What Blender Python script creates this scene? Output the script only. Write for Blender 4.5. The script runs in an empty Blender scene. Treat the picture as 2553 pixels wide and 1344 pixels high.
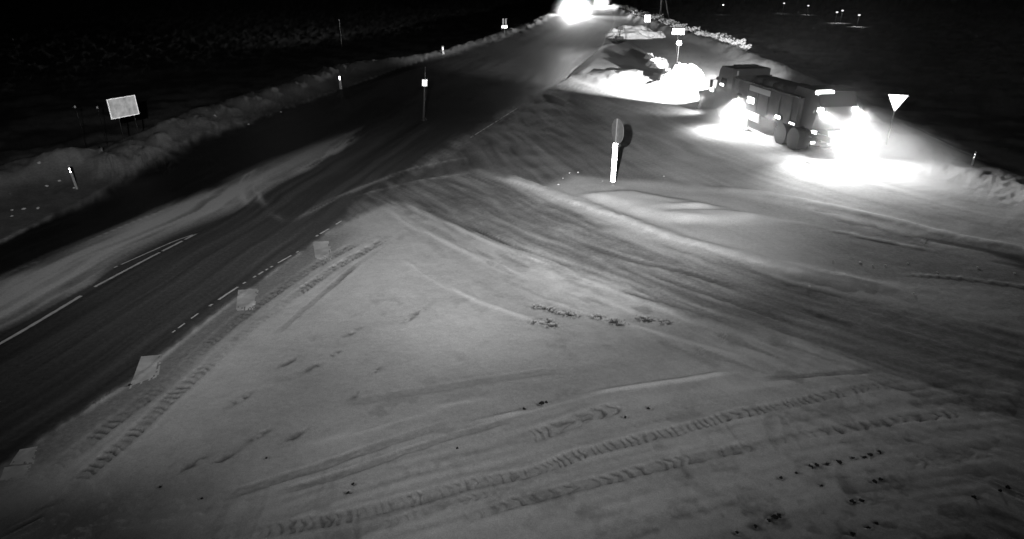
import bpy, bmesh, math, random
import numpy as np
from mathutils import Vector, Matrix

random.seed(7)
SC = bpy.context.scene
COL = SC.collection
R = math.radians

# ------------------------------------------------------------------ camera
CAM_H, FPX, IW, IH, HZ = 8.5, 1600.0, 2553.0, 1344.0, -60.0
PITCH = math.atan((IH / 2 - HZ) / FPX)
cam_d = bpy.data.cameras.new('camera')
cam = bpy.data.objects.new('camera', cam_d)
COL.objects.link(cam)
cam.location = (0, 0, CAM_H)
cam.rotation_euler = (math.pi / 2 - PITCH, 0, 0)
cam_d.sensor_width = 36
cam_d.lens = 36 * FPX / IW
cam_d.clip_start = 0.1
cam_d.clip_end = 6000
SC.camera = cam

# ------------------------------------------------------------------ world (night) and added fill sun
w = bpy.data.worlds.new('World')
SC.world = w
w.use_nodes = True
nt = w.node_tree
sky = nt.nodes.new('ShaderNodeTexSky')
sky.sky_type = 'NISHITA'
sky.sun_disc = False
sky.sun_elevation = R(12)
sky.sun_rotation = R(200)
bw = nt.nodes.new('ShaderNodeRGBToBW')
nt.links.new(sky.outputs[0], bw.inputs[0])
nt.links.new(bw.outputs[0], nt.nodes['Background'].inputs['Color'])
nt.nodes['Background'].inputs['Strength'].default_value = 0.00018
fill_sun_d = bpy.data.lights.new('fill_sun', 'SUN')  # faint sun lamp added as base light, no moon is up
fill_sun_d.energy = 0.002
fill_sun_d.angle = R(0.5)
fill_sun = bpy.data.objects.new('fill_sun', fill_sun_d)
fill_sun.rotation_euler = (R(78), 0, R(-160))
COL.objects.link(fill_sun)

# infrared floodlight of the traffic camera, on the same mast, a long arm's length above and left of the lens
IR_POS = (-1.4, -0.1, 9.3)
IR_BEAMS = (((1.5, 38.0), 92, 3900), ((1.5, 38.0), 48, 11000), ((-14.0, 21.0), 44, 3600), ((15.0, 26.0), 60, 1460), ((-16.0, 38.0), 48, 3400), ((9.0, 38.0), 38, 26000), ((-3.5, 27.0), 40, 6600), ((-7.0, 9.5), 70, 190))
for aim, size, power in IR_BEAMS:
    ld = bpy.data.lights.new('infrared_floodlight', 'SPOT')
    ld.energy = power
    ld.spot_size = R(size)
    ld.spot_blend = 1.0
    ld.shadow_soft_size = 0.06
    lo = bpy.data.objects.new('infrared_floodlight', ld)
    lo.location = IR_POS
    lo.rotation_euler = (Vector((aim[0], aim[1], 0)) - Vector(IR_POS)).to_track_quat('-Z', 'Y').to_euler()
    COL.objects.link(lo)

vs = SC.view_settings
vs.view_transform = 'Standard'
vs.look = 'None'
vs.gamma = 1.0
vs.exposure = 0.0
SC.render.engine = 'CYCLES'
SC.cycles.use_denoising = True
SC.cycles.max_bounces = 4
SC.cycles.diffuse_bounces = 2
SC.cycles.glossy_bounces = 2
SC.cycles.volume_bounces = 1
SC.cycles.transparent_max_bounces = 8
SC.cycles.sample_clamp_indirect = 4
SC.cycles.volume_step_rate = 2.0
SC.cycles.volume_max_steps = 128

# ------------------------------------------------------------------ photo ray -> place
CP, SP = math.cos(PITCH), math.sin(PITCH)


def ray(x, y):
    u, v = (x - IW / 2) / FPX, -(y - IH / 2) / FPX
    return Vector((u, CP + v * SP, -SP + v * CP))


def P(x, y, z=0.0):
    d = ray(x, y)
    t = (z - CAM_H) / d.z
    return Vector((d.x * t, d.y * t, z))


def PL(pts):
    return [tuple(P(*p).xy) for p in pts]


def smooth(pts, step=0.6):
    """Catmull-Rom resample of a 2-D polyline"""
    p = [Vector(a) for a in pts]
    p = [p[0] * 2 - p[1]] + p + [p[-1] * 2 - p[-2]]
    out = []
    for i in range(1, len(p) - 2):
        a, b, c, d = p[i - 1:i + 3]
        n = max(2, min(8, int((c - b).length / step)))
        for k in range(n):
            t = k / n
            out.append(0.5 * ((2 * b) + (c - a) * t + (2 * a - 5 * b + 4 * c - d) * t * t + (3 * b - a - 3 * c + d) * t ** 3))
    out.append(p[-2])
    return [tuple(q) for q in out]


def up_at(px, py, base):
    """height at which the ray through a photo point passes over base"""
    d = ray(px, py)
    rng = math.hypot(base[0], base[1])
    t = rng / math.hypot(d.x, d.y)
    return CAM_H + d.z * t


# ------------------------------------------------------------------ numpy noise and distance fields
F = np.float32


def hsh(xi, yi, seed):
    n = (xi.astype(np.int64) * 374761393 + yi.astype(np.int64) * 668265263 + seed * 974634777) & 0xffffffff
    n = ((n ^ (n >> 13)) * 1274126177) & 0xffffffff
    n = (n ^ (n >> 16)) & 0xffff
    return (n / 65535.0).astype(F)


def noise(x, y, seed=0):
    xf, yf = np.floor(x), np.floor(y)
    fx, fy = x - xf, y - yf
    fx, fy = fx * fx * (3 - 2 * fx), fy * fy * (3 - 2 * fy)
    a, b = hsh(xf, yf, seed), hsh(xf + 1, yf, seed)
    c, d = hsh(xf, yf + 1, seed), hsh(xf + 1, yf + 1, seed)
    return a + (b - a) * fx + (c - a) * fy + (a - b - c + d) * fx * fy


def fbm(x, y, seed=0, o=3):
    s, a, t = 0, 0.5, 0
    for i in range(o):
        s = s + a * noise(x, y, seed + 31 * i)
        t += a
        a *= 0.5
        x, y = x * 2.03, y * 2.03
    return s / t


def sstep(a, b, v):
    t = np.clip((v - a) / (b - a), 0, 1)
    return t * t * (3 - 2 * t)


def pdist(X, Y, poly):
    """signed distance (positive to the right of travel) and arc length along a polyline"""
    best = np.full(X.shape, 1e9, F)
    sd = np.zeros(X.shape, F)
    sl = np.zeros(X.shape, F)
    acc = 0.0
    n = len(poly) - 1
    for i in range(n):
        (ax, ay), (bx, by) = poly[i], poly[i + 1]
        dx, dy = bx - ax, by - ay
        L = math.hypot(dx, dy)
        if L < 1e-6:
            continue
        ux, uy = dx / L, dy / L
        rx, ry = X - ax, Y - ay
        t = rx * ux + ry * uy
        c = rx * uy - ry * ux
        lo = -1e9 if i == 0 else 0.0
        hi = 1e9 if i == n - 1 else L
        tc = np.clip(t, lo, hi)
        q = (t - tc) ** 2 + c * c
        m = q < best
        best = np.where(m, q, best)
        sd = np.where(m, np.sign(c) * np.sqrt(q), sd)
        sl = np.where(m, acc + t, sl)
        acc += L
    return sd, sl, acc


def sdf(X, Y, poly):
    """signed distance to a polygon, negative inside"""
    best = np.full(X.shape, 1e18, F)
    ins = np.zeros(X.shape, bool)
    n = len(poly)
    for i in range(n):
        (ax, ay), (bx, by) = poly[i], poly[(i + 1) % n]
        dx, dy = bx - ax, by - ay
        L2 = dx * dx + dy * dy + 1e-12
        rx, ry = X - ax, Y - ay
        t = np.clip((rx * dx + ry * dy) / L2, 0, 1)
        q = (rx - t * dx) ** 2 + (ry - t * dy) ** 2
        best = np.minimum(best, q)
        cr = (ay > Y) != (by > Y)
        xi = ax + (Y - ay) * dx / (dy if abs(dy) > 1e-9 else 1e-9)
        ins ^= cr & (X < xi)
    d = np.sqrt(best)
    return np.where(ins, -d, d)


# ------------------------------------------------------------------ lines of the place
LEFT_EDGE = PL([(-500, 800), (-250, 705), (0, 605), (200, 505), (310, 442), (400, 388), (500, 345), (640, 296), (850, 222), (1000, 170), (1150, 120), (1280, 77), (1360, 50), (1430, 18), (1462, -12)])
RIGHT_EDGE = PL([(-350, 1344), (0, 1165), (150, 1062), (330, 952), (450, 852), (600, 735), (745, 632), (855, 552), (1000, 455), (1175, 345), (1300, 266), (1420, 192), (1500, 116), (1530, 60), (1530, 18), (1515, -12)])
ROAD_POLY = LEFT_EDGE + RIGHT_EDGE[::-1]
FLOW_MAIN = smooth(PL([(-350, 1030), (0, 855), (210, 735), (490, 585), (700, 455), (970, 300), (1200, 170), (1370, 90), (1450, 40), (1480, -10)]), 1.0)
FLOW_SIDE = smooth(PL([(820, 265), (1000, 352), (1180, 438), (1330, 505), (1480, 575), (1700, 650), (1950, 740), (2250, 830), (2553, 910), (2900, 1000)]), 1.0)
FLOW_ARC = smooth(PL([(250, 1400), (560, 1330), (850, 1225), (1216, 1125), (1460, 1060), (1700, 1010), (2000, 965), (2300, 935), (2600, 915)]), 0.6)
FLOW_TRUCK = smooth(PL([(1480, 200), (1650, 268), (1850, 350), (2050, 420), (2300, 490), (2600, 560), (2900, 620)]), 1.0)
JUNCTION = PL([(870, 545), (1000, 455), (1175, 345), (1405, 196), (1475, 212), (1600, 240), (1725, 270), (1900, 318), (2060, 360), (2330, 440), (2600, 520), (2900, 600), (2900, 720), (2553, 640), (2250, 570), (1850, 485), (1600, 452), (1430, 437), (1345, 474), (1225, 440), (1190, 425), (1040, 470)])
SIDE_BAND = PL([(930, 500), (1050, 455), (1185, 425), (1240, 445), (1345, 490), (1420, 525), (1560, 580), (1700, 624), (1900, 686), (2100, 738), (2280, 775), (2553, 840), (2900, 915), (2900, 1090), (2553, 1010), (2300, 950), (2000, 870), (1850, 812), (1700, 770), (1440, 680), (1280, 620), (1100, 540), (1010, 505)])
MEDIAN = PL([(-300, 820), (0, 690), (200, 603), (400, 522), (560, 452), (700, 388), (800, 352), (900, 318), (860, 372), (800, 405), (735, 445), (640, 500), (520, 548), (420, 592), (300, 660), (235, 712), (100, 775), (0, 825), (-300, 950)])
ISLAND = PL([(1380, 470), (1460, 455), (1560, 470), (1800, 490), (2000, 515), (2250, 590), (2553, 680), (2553, 715), (2330, 695), (2150, 690), (2000, 660), (1800, 612), (1600, 552), (1480, 505)])
RIDGE = smooth(PL([(1250, 440), (1340, 474), (1430, 503), (1560, 552), (1700, 602), (1850, 640), (2000, 676), (2150, 710), (2260, 735)]), 1.0)
LANE_RIDGE = smooth(PL([(1760, 470), (1900, 486), (2060, 515), (2200, 545), (2330, 580), (2450, 604), (2600, 634), (2800, 670)]), 1.0)
LANE_LINE = smooth(PL([(2030, 568), (2180, 600), (2290, 622), (2400, 637)]), 1.0)
LOW_LINE = smooth(PL([(2190, 688), (2330, 690), (2440, 701), (2600, 722), (2800, 750)]), 1.0)
BERM = smooth(PL([(1470, 196), (1540, 196), (1610, 200), (1660, 214), (1705, 240)]), 1.0)
CORNER = PL([(1425, 190), (1505, 118), (1560, 104), (1650, 150), (1760, 215), (1760, 272), (1725, 268), (1600, 240), (1480, 211)])
DRIFT = PL([(1460, 492), (1580, 482), (1720, 505), (1850, 530), (2010, 562), (1960, 572), (1800, 566), (1660, 558), (1560, 535)])


def crest(pts):
    """(photo x, photo y of the top, height) -> ground line of the crest, heights"""
    g, hh = [], []
    for x, y, h in pts:
        q = P(x, y, h)
        g.append((q.x, q.y))
        hh.append(h)
    return g, hh


CREST_L, CREST_LH = crest([(-500, 560, .8), (-200, 470, .9), (0, 405, .9), (90, 386, 1.0), (180, 356, 1.35), (250, 362, 1.2), (310, 372, .8), (350, 345, .75), (400, 312, .95), (460, 290, 1.0), (560, 248, 1.1), (640, 226, 1.05), (760, 190, .95), (850, 158, .85), (910, 150, .7), (1000, 140, .55), (1100, 124, .55), (1250, 80, .6), (1330, 52, .6), (1400, 20, .6), (1440, -10, .6)])
CREST_R, CREST_RH = crest([(1520, -5, .8), (1550, 20, .8), (1620, 48, .8), (1700, 76, .8), (1790, 102, .8), (1850, 124, .75), (1960, 170, .7), (2080, 232, .6), (2200, 305, .6), (2310, 372, .5), (2360, 395, .5), (2430, 410, .55), (2553, 450, .55), (2750, 520, .8), (3000, 590, .8)])

TRACKS = [  # line, half width, snow left, depth, lug pitch (0 = plain), wobble seed
    # dual wheel track with lugs beside the main road
    (smooth(PL([(125, 1186), (205, 1118), (280, 1058), (375, 985), (470, 905), (570, 815), (700, 722), (810, 650), (940, 585)]), .4), .18, .24, .035, .19, 1),
    (smooth(PL([(180, 1214), (262, 1146), (345, 1072), (440, 982), (540, 895), (640, 808), (760, 722), (860, 655), (965, 597)]), .4), .17, .20, .04, .19, 2),
    (smooth(PL([(690, 835), (760, 772), (840, 706), (900, 655), (980, 602)]), .4), .10, .40, .02, .0, 3),
    # sweeping arcs in the foreground
    (smooth(PL([(700, 1232), (850, 1186), (1050, 1116), (1200, 1070), (1290, 1046)]), .4), .09, .55, .03, 0, 4),
    (smooth(PL([(960, 1190), (1090, 1156), (1216, 1120), (1383, 1073), (1470, 1038), (1600, 1010)]), .4), .19, .36, .04, .33, 5),
    (smooth(PL([(640, 1330), (860, 1290), (1056, 1243), (1183, 1206), (1316, 1183), (1416, 1146), (1533, 1113), (1690, 1076), (1850, 1034), (2000, 1004), (2100, 980), (2230, 958)]), .4), .14, .36, .035, .17, 6),
    (smooth(PL([(1110, 1322), (1193, 1286), (1350, 1238), (1516, 1198), (1700, 1150), (1844, 1122), (1984, 1092), (2084, 1075), (2268, 1046), (2420, 1032)]), .4), .13, .36, .03, .28, 7),
    (smooth(PL([(860, 1330), (1000, 1300), (1110, 1262), (1300, 1215)]), .4), .1, .6, .02, .22, 8),
    (smooth(PL([(1500, 1340), (1750, 1270), (2000, 1218), (2250, 1165), (2553, 1110)]), .4), .2, .55, .03, .4, 9),
    (smooth(PL([(850, 1010), (1000, 985), (1250, 945), (1500, 915), (1800, 880)]), .4), .14, .74, .015, 0, 10),
    (smooth(PL([(540, 1246), (760, 1180), (960, 1110), (1150, 1050)]), .4), .12, .62, .02, 0, 11),
    (smooth(PL([(1900, 950), (2050, 935), (2230, 925)]), .4), .1, .5, .02, 0, 14),
    # long thin ruts in the side road
    (smooth(PL([(1060, 520), (1150, 556), (1260, 606), (1400, 655), (1510, 690)]), .5), .11, .18, .02, 0, 12),
    (smooth(PL([(1400, 590), (1560, 645), (1700, 676), (1860, 726), (2050, 790), (2250, 850)]), .5), .16, .22, .02, 0, 13),
    (smooth(PL([(1300, 560), (1450, 620), (1620, 682), (1800, 745), (2000, 815)]), .5), .14, .3, .02, 0, 15),
    (smooth(PL([(1550, 725), (1700, 768), (1850, 806)]), .5), .09, .35, .02, 0, 16),
]
BRIGHT = [
    (smooth(PL([(645, 416), (612, 446), (602, 480), (622, 518)]), .3), .2, .0),
    (smooth(PL([(668, 432), (640, 462), (645, 492), (668, 520)]), .3), .15, .0),
    (smooth(PL([(672, 528), (692, 540), (716, 556)]), .3), .2, .0),
    (smooth(PL([(720, 440), (790, 405), (860, 360), (890, 335)]), .4), .35, .0),  # thrown-up thin snow lines: line, half width, height
    (smooth(PL([(1150, 1060), (1283, 1033), (1483, 983), (1700, 950), (1790, 935), (1900, 920)]), .4), .07, .05),
    (smooth(PL([(880, 492), (960, 470), (1040, 453), (1170, 433)]), .5), .09, .02),
    (smooth(PL([(960, 520), (1060, 580), (1200, 645), (1330, 700)]), .5), .14, .03),
    (smooth(PL([(1000, 505), (1120, 560), (1260, 622), (1400, 672)]), .5), .12, .03),
    (smooth(PL([(990, 640), (1150, 735), (1300, 790), (1420, 830)]), .5), .12, .02),
    (smooth(PL([(1320, 738), (1500, 790), (1700, 850), (1900, 905)]), .5), .12, .02),
    (smooth(PL([(700, 1130), (900, 1075), (1100, 1015), (1280, 985)]), .5), .12, .02),
    (smooth(PL([(-50, 752), (200, 650), (330, 600), (480, 540), (620, 500)]), .5), .10, .01),
    (smooth(PL([(0, 690), (200, 610), (400, 530), (560, 480), (700, 430)]), .5), .07, .01),
    (smooth(PL([(720, 555), (830, 498), (940, 452), (1050, 415), (1180, 392)]), .5), .16, .0),
]
GRASSY = [(1340, 768), (1365, 772), (1385, 778), (1410, 785), (1430, 790), (1340, 806), (1362, 802), (1375, 815), (1490, 792), (1530, 802), (1545, 808), (1620, 800), (1660, 806), (1600, 797)]
CLODS = [(1946, 1197, 1.0), (1984, 1184, .9), (2020, 1166, 1.5), (2035, 1164, 1.3), (2062, 1160, 1.2), (2090, 1157, 1.4), (2126, 1146, 1.1), (2156, 1142, 1.3), (2168, 1137, 1.2), (2192, 1129, 1.2), (2048, 1215, 1), (1350, 1010, 1.5), (1362, 1008, 1.1), (1306, 1023, 1.1), (1558, 1043, 1.1), (1618, 1020, 1.2),
         (1836, 1332, .9), (1884, 1314, 1.0), (1916, 1300, 1.2), (1932, 1291, 1.7), (1942, 1288, 1.3), (2178, 1206, 1.2), (2194, 1198, 1.4), (2124, 1256, 1.3), (2146, 1250, 1.5),
         (2126, 1334, 1.2), (2166, 1320, 1.2), (2184, 1307, .9), (2428, 1241, 1.3), (2492, 1226, 1.0), (2512, 1217, 1.4), (868, 1229, 1.0), (880, 1210, .8), (1140, 1122, .8), (505, 1248, .8), (665, 1147, .7), (400, 1216, .8), (324, 962, 1.2)]
SCUFF = [(720, 905, .2), (785, 915, .22), (835, 885, .15), (600, 998, .2), (930, 930, .18), (895, 985, .15), (1045, 780, .2), (880, 830, .2), (1020, 800, .15), (735, 1090, .2), (650, 1085, .2), (480, 1160, .2), (560, 1145, .18), (95, 1280, .22), (60, 1310, .2)]


def ground_fields(X, Y):
    """height and snow cover (0 bare asphalt, 1 deep snow) of the place"""
    X = np.asarray(X, F)
    Y = np.asarray(Y, F)
    rr = np.hypot(X, Y)
    n1 = fbm(X * .9, Y * .9, 1)
    n2 = fbm(X * 3.1, Y * 3.1, 2)
    S = .86 + .10 * (n1 - .5) + .06 * (n2 - .5)
    h = .05 * (fbm(X * .35, Y * .35, 5) - .5) + .02 * (n2 - .5)

    dm, sm, _ = pdist(X, Y, FLOW_MAIN)
    ds, ss, _ = pdist(X, Y, FLOW_SIDE)
    da, sa, _ = pdist(X, Y, FLOW_ARC)
    dt, st, _ = pdist(X, Y, FLOW_TRUCK)
    wob = (fbm(X * .25, Y * .25, 8) - .5)
    f_hi, f_lo = sstep(34, 16, rr), .35 + .65 * sstep(90, 40, rr)    # streaks finer than the eye can part melt together
    k_main = .5 + .55 * f_lo * (noise(dm * 4 + wob * 3, sm * .12, 11) - .5) + .45 * f_hi * (noise(dm * 11 + wob * 5, sm * .3, 12) - .5) + .25 * (1 - f_hi) * (noise(dm * 1.2 + wob * 2, sm * .05, 19) - .5)
    k_side = .3 * noise(ds * 2.4 + wob * 3, ss * .14, 13) + .35 * noise(ds * 3.4 + wob * 4, ss * .55, 24) + .35 * noise(ds * 8 + wob * 5, ss * .9, 14)
    k_arc = .5 * noise(da * 2.2 + wob * 2, sa * .2, 15) + .5 * noise(da * 7 + wob * 3, sa * .6, 16)
    k_trk = .5 * noise(dt * 1.6 + wob * 3, st * .12, 17) + .5 * noise(dt * 5 + wob * 4, st * .3, 18)

    # foreground wedge: brushed by the wind along the side road near its tip, by arcs further down
    tip = sstep(7.5, 2.5, ds) * sstep(-1, 1.5, ds)
    S += tip * (.42 * (k_side - .5) + .16 * (n2 - .5) - .22 * sstep(.66, .8, noise(ds * 4.2, ss * 1.3, 29)))
    arcz = sstep(-2.0, .8, da)
    S += arcz * (.34 * (k_arc - .55) - .05)
    hatch = sstep(.5, .8, fbm(sa * 4.5 + da * 1.6 + wob * 6, da * 1.3 + n1 * 2.5, 20, 2)) * sstep(.35, .6, noise(da * 1.15 + 4, sa * .12, 30))
    S -= arcz * sstep(26, 14, rr) * .11 * hatch            # cleat prints of tractor tyres across the wheel paths
    h -= arcz * .015 * hatch
    rough = arcz * sstep(.5, 3.5, da) * sstep(-4, 3, X)
    S -= rough * (.02 + .22 * sstep(.5, .8, fbm(X * 3.6 + wob * 3, Y * 3.6, 21)) + .12 * (n2 - .5))
    h += arcz * .03 * (k_arc - .5) + rough * .025 * (fbm(X * 3.5, Y * 3.5, 22) - .5)
    S -= .14 * sstep(.58, .75, fbm(X * .8, Y * .8, 23)) * sstep(.45, .7, n2)

    S -= .38 * sstep(9, 17, X) * sstep(25, 19, Y)      # floodlight fall-off to the right painted in as thinner cover
    # junction surface: thin packed snow
    d = sdf(X, Y, JUNCTION) + .8 * wob
    m = sstep(.5, -.6, d)
    S = S * (1 - m) + m * (.36 + .36 * sstep(3, 9, X) + .34 * (k_trk - .5) + .2 * (n1 - .5))
    d = sdf(X, Y, SIDE_BAND) + 1.2 * wob + .9 * (k_side - .5)
    m = sstep(.9, -.7, d)
    S = S * (1 - m) + m * (.49 - .14 * sstep(5, 16, X) + .55 * (k_side - .5) + .16 * (n2 - .5))  # darker to the right: weaker floodlight put into the cover

    # island, wind drift and ridges
    d = sdf(X, Y, ISLAND) + .6 * wob
    m = sstep(.4, -.5, d)
    S = S * (1 - m) + m * (.80 - .42 * sstep(8, 14, X) + .12 * (n1 - .5) + .1 * (k_trk - .5))  # island cover drops to the right to paint in the beam's fading
    h += .03 * m
    d = sdf(X, Y, DRIFT) + .9 * wob
    m = sstep(.35, -.6, d)
    rip = noise(X * .5 + Y * .9 + wob * 2, Y * 2.3 - X * .35 + wob * 4, 25)
    S = S * (1 - m) + m * (.92 + .08 * rip)
    h += m * (.10 + .16 * rip)
    for line, wid, hh, cov in ((RIDGE, .5, .11, 1.0), (LANE_RIDGE, .42, .07, .95), (LANE_LINE, .12, .02, .85), (LOW_LINE, .11, .012, .7)):
        dd, sl, L = pdist(X, Y, line)
        ends = sstep(-.8, 1.2, sl) * sstep(L + .8, L - 2.0, sl)
        dd = np.abs(dd + .35 * wid * (fbm(sl * .8, dd * 2, 27) - .5) * 2)
        m = sstep(wid * 1.15, wid * .55, dd) * ends
        S = np.maximum(S, m * cov * (.9 + .1 * n2))
        h += hh * np.exp(-(dd / wid) ** 2 * 1.6) * ends * (.75 + .5 * n2)
        # scoured bare patches on the lee side of the lane ridge
        if line is LANE_RIDGE:
            dd2, _, _ = pdist(X, Y, line)
            b = sstep(.5, .9, dd2) * sstep(2.6, 1.4, dd2) * sstep(.5, .66, fbm(sl * .5, dd2 * 2.2, 28)) * sstep(2, 6, sl)
            S = S * (1 - .75 * b)

    # main road
    d = sdf(X, Y, ROAD_POLY) + .25 * (n1 - .5) + .5 * wob * sstep(0, 12, Y - 22)
    soft = .18 + .9 * sstep(21, 26, Y) * sstep(60, 45, Y)       # ragged edge across the junction mouth
    d = d + soft * 1.1 * (k_side - .5)
    m = sstep(soft, -soft, d)
    # snow-dusted shoulder right of the carriageway
    dr, sr, _ = pdist(X, Y, RIGHT_EDGE)
    sh = sstep(0, .15, dr) * sstep(1.7 + 1.2 * wob, .3, dr) * sstep(24, 20, Y) * sstep(7.8, 10, Y)
    S = S * (1 - .68 * sh) + sh * .68 * (.22 + .12 * k_main)
    dl, sl_, _ = pdist(X, Y, LEFT_EDGE)
    rl = sstep(-2.2, .6, dm) * sstep(46, 26, Y) * (.4 + .6 * sstep(9, 19, Y))        # right-hand lane: snow-dusted asphalt, darker towards the near end
    S_road = .0 + .08 * np.clip(k_main - .42, 0, 1) + .03 * n1 + rl * (.13 + .16 * (k_main - .4))
    # snow-streaked far road, brightened in its colour for the oncoming headlights
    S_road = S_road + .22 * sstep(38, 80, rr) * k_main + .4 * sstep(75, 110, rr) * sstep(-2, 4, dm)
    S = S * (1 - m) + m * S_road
    h = h * (1 - m) - .0 * m
    k_med = .45 * noise(dm * 2.6 + wob * 3, sm * .10, 61) + .35 * (.5 + (noise(dm * 5.5 + wob * 5, sm * .16, 62) - .5) * sstep(36, 22, rr)) + .2 * n1
    d = sdf(X, Y, MEDIAN) + .8 * wob + 1.5 * (k_med - .5) + .1
    m2 = sstep(.5, -.6, d) * m
    tipf = 1 - .5 * sstep(26, 38, Y)
    S = np.maximum(S, m2 * tipf * np.clip(.88 + 1.7 * (k_med - .5), .1, 1))
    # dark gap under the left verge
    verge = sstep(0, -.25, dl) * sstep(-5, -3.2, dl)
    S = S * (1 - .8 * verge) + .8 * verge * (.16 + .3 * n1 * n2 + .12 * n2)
    for line, wid, left, dep, pitch, seed in TRACKS:
        x0, x1 = min(p[0] for p in line) - 1, max(p[0] for p in line) + 1
        y0, y1 = min(p[1] for p in line) - 1, max(p[1] for p in line) + 1
        k = (X > x0) & (X < x1) & (Y > y0) & (Y < y1)
        if not k.any():
            continue
        xx, yy = X[k], Y[k]
        dd, sl, L = pdist(xx, yy, line)
        ends = sstep(-.2, .5, sl) * sstep(L + .2, L - .8, sl)
        fade = .25 + .75 * sstep(.25, .7, noise(sl * .55, sl * 0 + seed, 40 + seed))
        a = np.abs(dd + .05 * (noise(sl * 3, dd * 6, 60 + seed) - .5))
        core = sstep(wid * 1.2, wid * .7, a)
        if pitch:
            ph = sl / pitch + 1.7 * noise(sl * 1.4, dd * 2, 70 + seed) + .5 * noise(sl * 5, dd * 9, 71 + seed) + np.abs(dd) * 1.6
            tri = np.abs((ph - np.floor(ph)) * 2 - 1)
            lug = sstep(.35, .75, tri)
            # each lug print has its own strength
            lug = lug * (.1 + .95 * hsh(np.floor(ph), np.zeros_like(ph), seed)) * (.35 + 1.1 * noise(sl * 8, dd * 16, 66 + seed))
            mm = core * (.22 + .7 * lug)
        else:
            mm = core * (.6 + .4 * noise(sl * 4, dd * 20, 80 + seed))
        mm = np.clip(mm * ends * fade, 0, 1)
        S[k] = S[k] * (1 - mm) + mm * np.minimum(left, S[k])
        rim = np.exp(-((a - wid * 1.45) / (wid * .4)) ** 2)
        h[k] += .5 * (-dep * mm + dep * .45 * rim * fade) * ends
    for line, wid, hh in BRIGHT:
        x0, x1 = min(p[0] for p in line) - 1, max(p[0] for p in line) + 1
        y0, y1 = min(p[1] for p in line) - 1, max(p[1] for p in line) + 1
        k = (X > x0) & (X < x1) & (Y > y0) & (Y < y1)
        if not k.any():
            continue
        xx, yy = X[k], Y[k]
        dd, sl, L = pdist(xx, yy, line)
        ends = sstep(-.2, 1.5, sl) * sstep(L + .2, L - 1.5, sl)
        mm = np.exp(-(dd / wid) ** 2) * ends * (.25 + .75 * sstep(.3, .65, noise(sl * 1.1, dd * 8, 91)))
        S[k] = S[k] + (np.maximum(S[k], np.minimum(S[k] + .38, 1.0)) - S[k]) * mm
        h[k] += hh * mm
    for px, py in GRASSY:
        q = P(px, py)
        k = (np.abs(X - q.x) < .8) & (np.abs(Y - q.y) < .8)
        if k.any():
            g = np.exp(-(((X[k] - q.x) / .2) ** 2 + ((Y[k] - q.y) / .12) ** 2)) * sstep(.42, .62, fbm(X[k] * 16, Y[k] * 22, 33))
            S[k] = S[k] * (1 - .75 * np.clip(g * 1.3, 0, 1))
    for px, py, sc_ in CLODS:
        q = P(px, py)
        k = (np.abs(X - q.x) < .6) & (np.abs(Y - q.y) < .6)
        if k.any():
            g = np.exp(-(((X[k] - q.x) / (.08 * sc_)) ** 2 + ((Y[k] - q.y) / (.05 * sc_)) ** 2)) * sstep(.35, .6, fbm(X[k] * 14, Y[k] * 14, 35))
            S[k] = S[k] * (1 - .7 * np.clip(g * 1.1, 0, 1))
    for px, py, r0 in SCUFF:
        q = P(px, py)
        k = (np.abs(X - q.x) < 1.6) & (np.abs(Y - q.y) < 1.6)
        if k.any():
            u = ((X[k] - q.x) * .8 - (Y[k] - q.y) * .6) / (r0 * .45)
            v = ((X[k] - q.x) * .6 + (Y[k] - q.y) * .8) / (r0 * 1.5)
            g = np.exp(-(u * u + v * v)) * sstep(.3, .6, fbm(X[k] * 6, Y[k] * 6, 34))
            S[k] = S[k] * (1 - .5 * g)
            h[k] -= .015 * g

    # snow shelf at the inner corner, ploughed up against the road edge
    d = sdf(X, Y, CORNER) + .7 * wob
    m = sstep(.5, -.9, d)
    S = S * (1 - m) + m * (.86 + .1 * n1)
    h += m * .22
    dd, sl, L = pdist(X, Y, BERM)
    ends = sstep(-1, 3, sl) * sstep(L + 1, L - 1.5, sl)
    h += ends * .75 * np.exp(-((dd + .9 * wob) / (1.6 + 1.2 * (dd > 0))) ** 2) * (.45 + .9 * fbm(X * .55, Y * .55, 57))
    S = np.maximum(S, .9 * ends * np.exp(-(dd / 3.0) ** 2))
    # ploughed banks along both sides; field behind sunk so it falls into shade
    for line, hs, sgn, wid in ((CREST_L, CREST_LH, -1, 1.35), (CREST_R, CREST_RH, -1, 1.5)):
        dd, sl, L = pdist(X, Y, line)
        dd = dd * sgn               # positive = away from the road
        cs = [0.0]
        for i in range(len(line) - 1):
            cs.append(cs[-1] + math.hypot(line[i + 1][0] - line[i][0], line[i + 1][1] - line[i][1]))
        hh = np.interp(sl, cs, hs).astype(F)
        lump = fbm(X * .85, Y * .85, 51, 4)
        lump2 = .5 + (fbm(X * 2.6, Y * 2.6, 52, 3) - .5) * (.25 + .75 * sstep(44, 20, rr))
        dd2 = dd + .9 * (fbm(X * .45, Y * .45, 54) - .5) + .22 * (lump2 - .5)
        front = np.exp(-(np.minimum(dd2, 0) / wid) ** 2) * (dd2 < 0) + (dd2 >= 0)
        prof = front * (1 - .4 * sstep(.3, 2.0, dd2))
        b = .82 * hh * prof * (.52 + .9 * lump + .55 * (lump2 - .5))
        b += (-hh * .6 - 1.5) * sstep(.8, 7.0, dd)
        on = sstep(-1.9, -.5, dd2 + .6 * (lump2 - .5))
        near = np.abs(dd) < 400
        h += np.where(near, b, 0)
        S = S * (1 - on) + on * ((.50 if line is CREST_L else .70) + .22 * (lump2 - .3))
        # dead grass showing through the field
        fld = sstep(1.5, 5, dd)
        S = S * (1 - fld * .55 * sstep(.35, .65, fbm(X * .5, Y * .5, 53)))
    S = np.clip(S, .0, 1.0)
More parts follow.
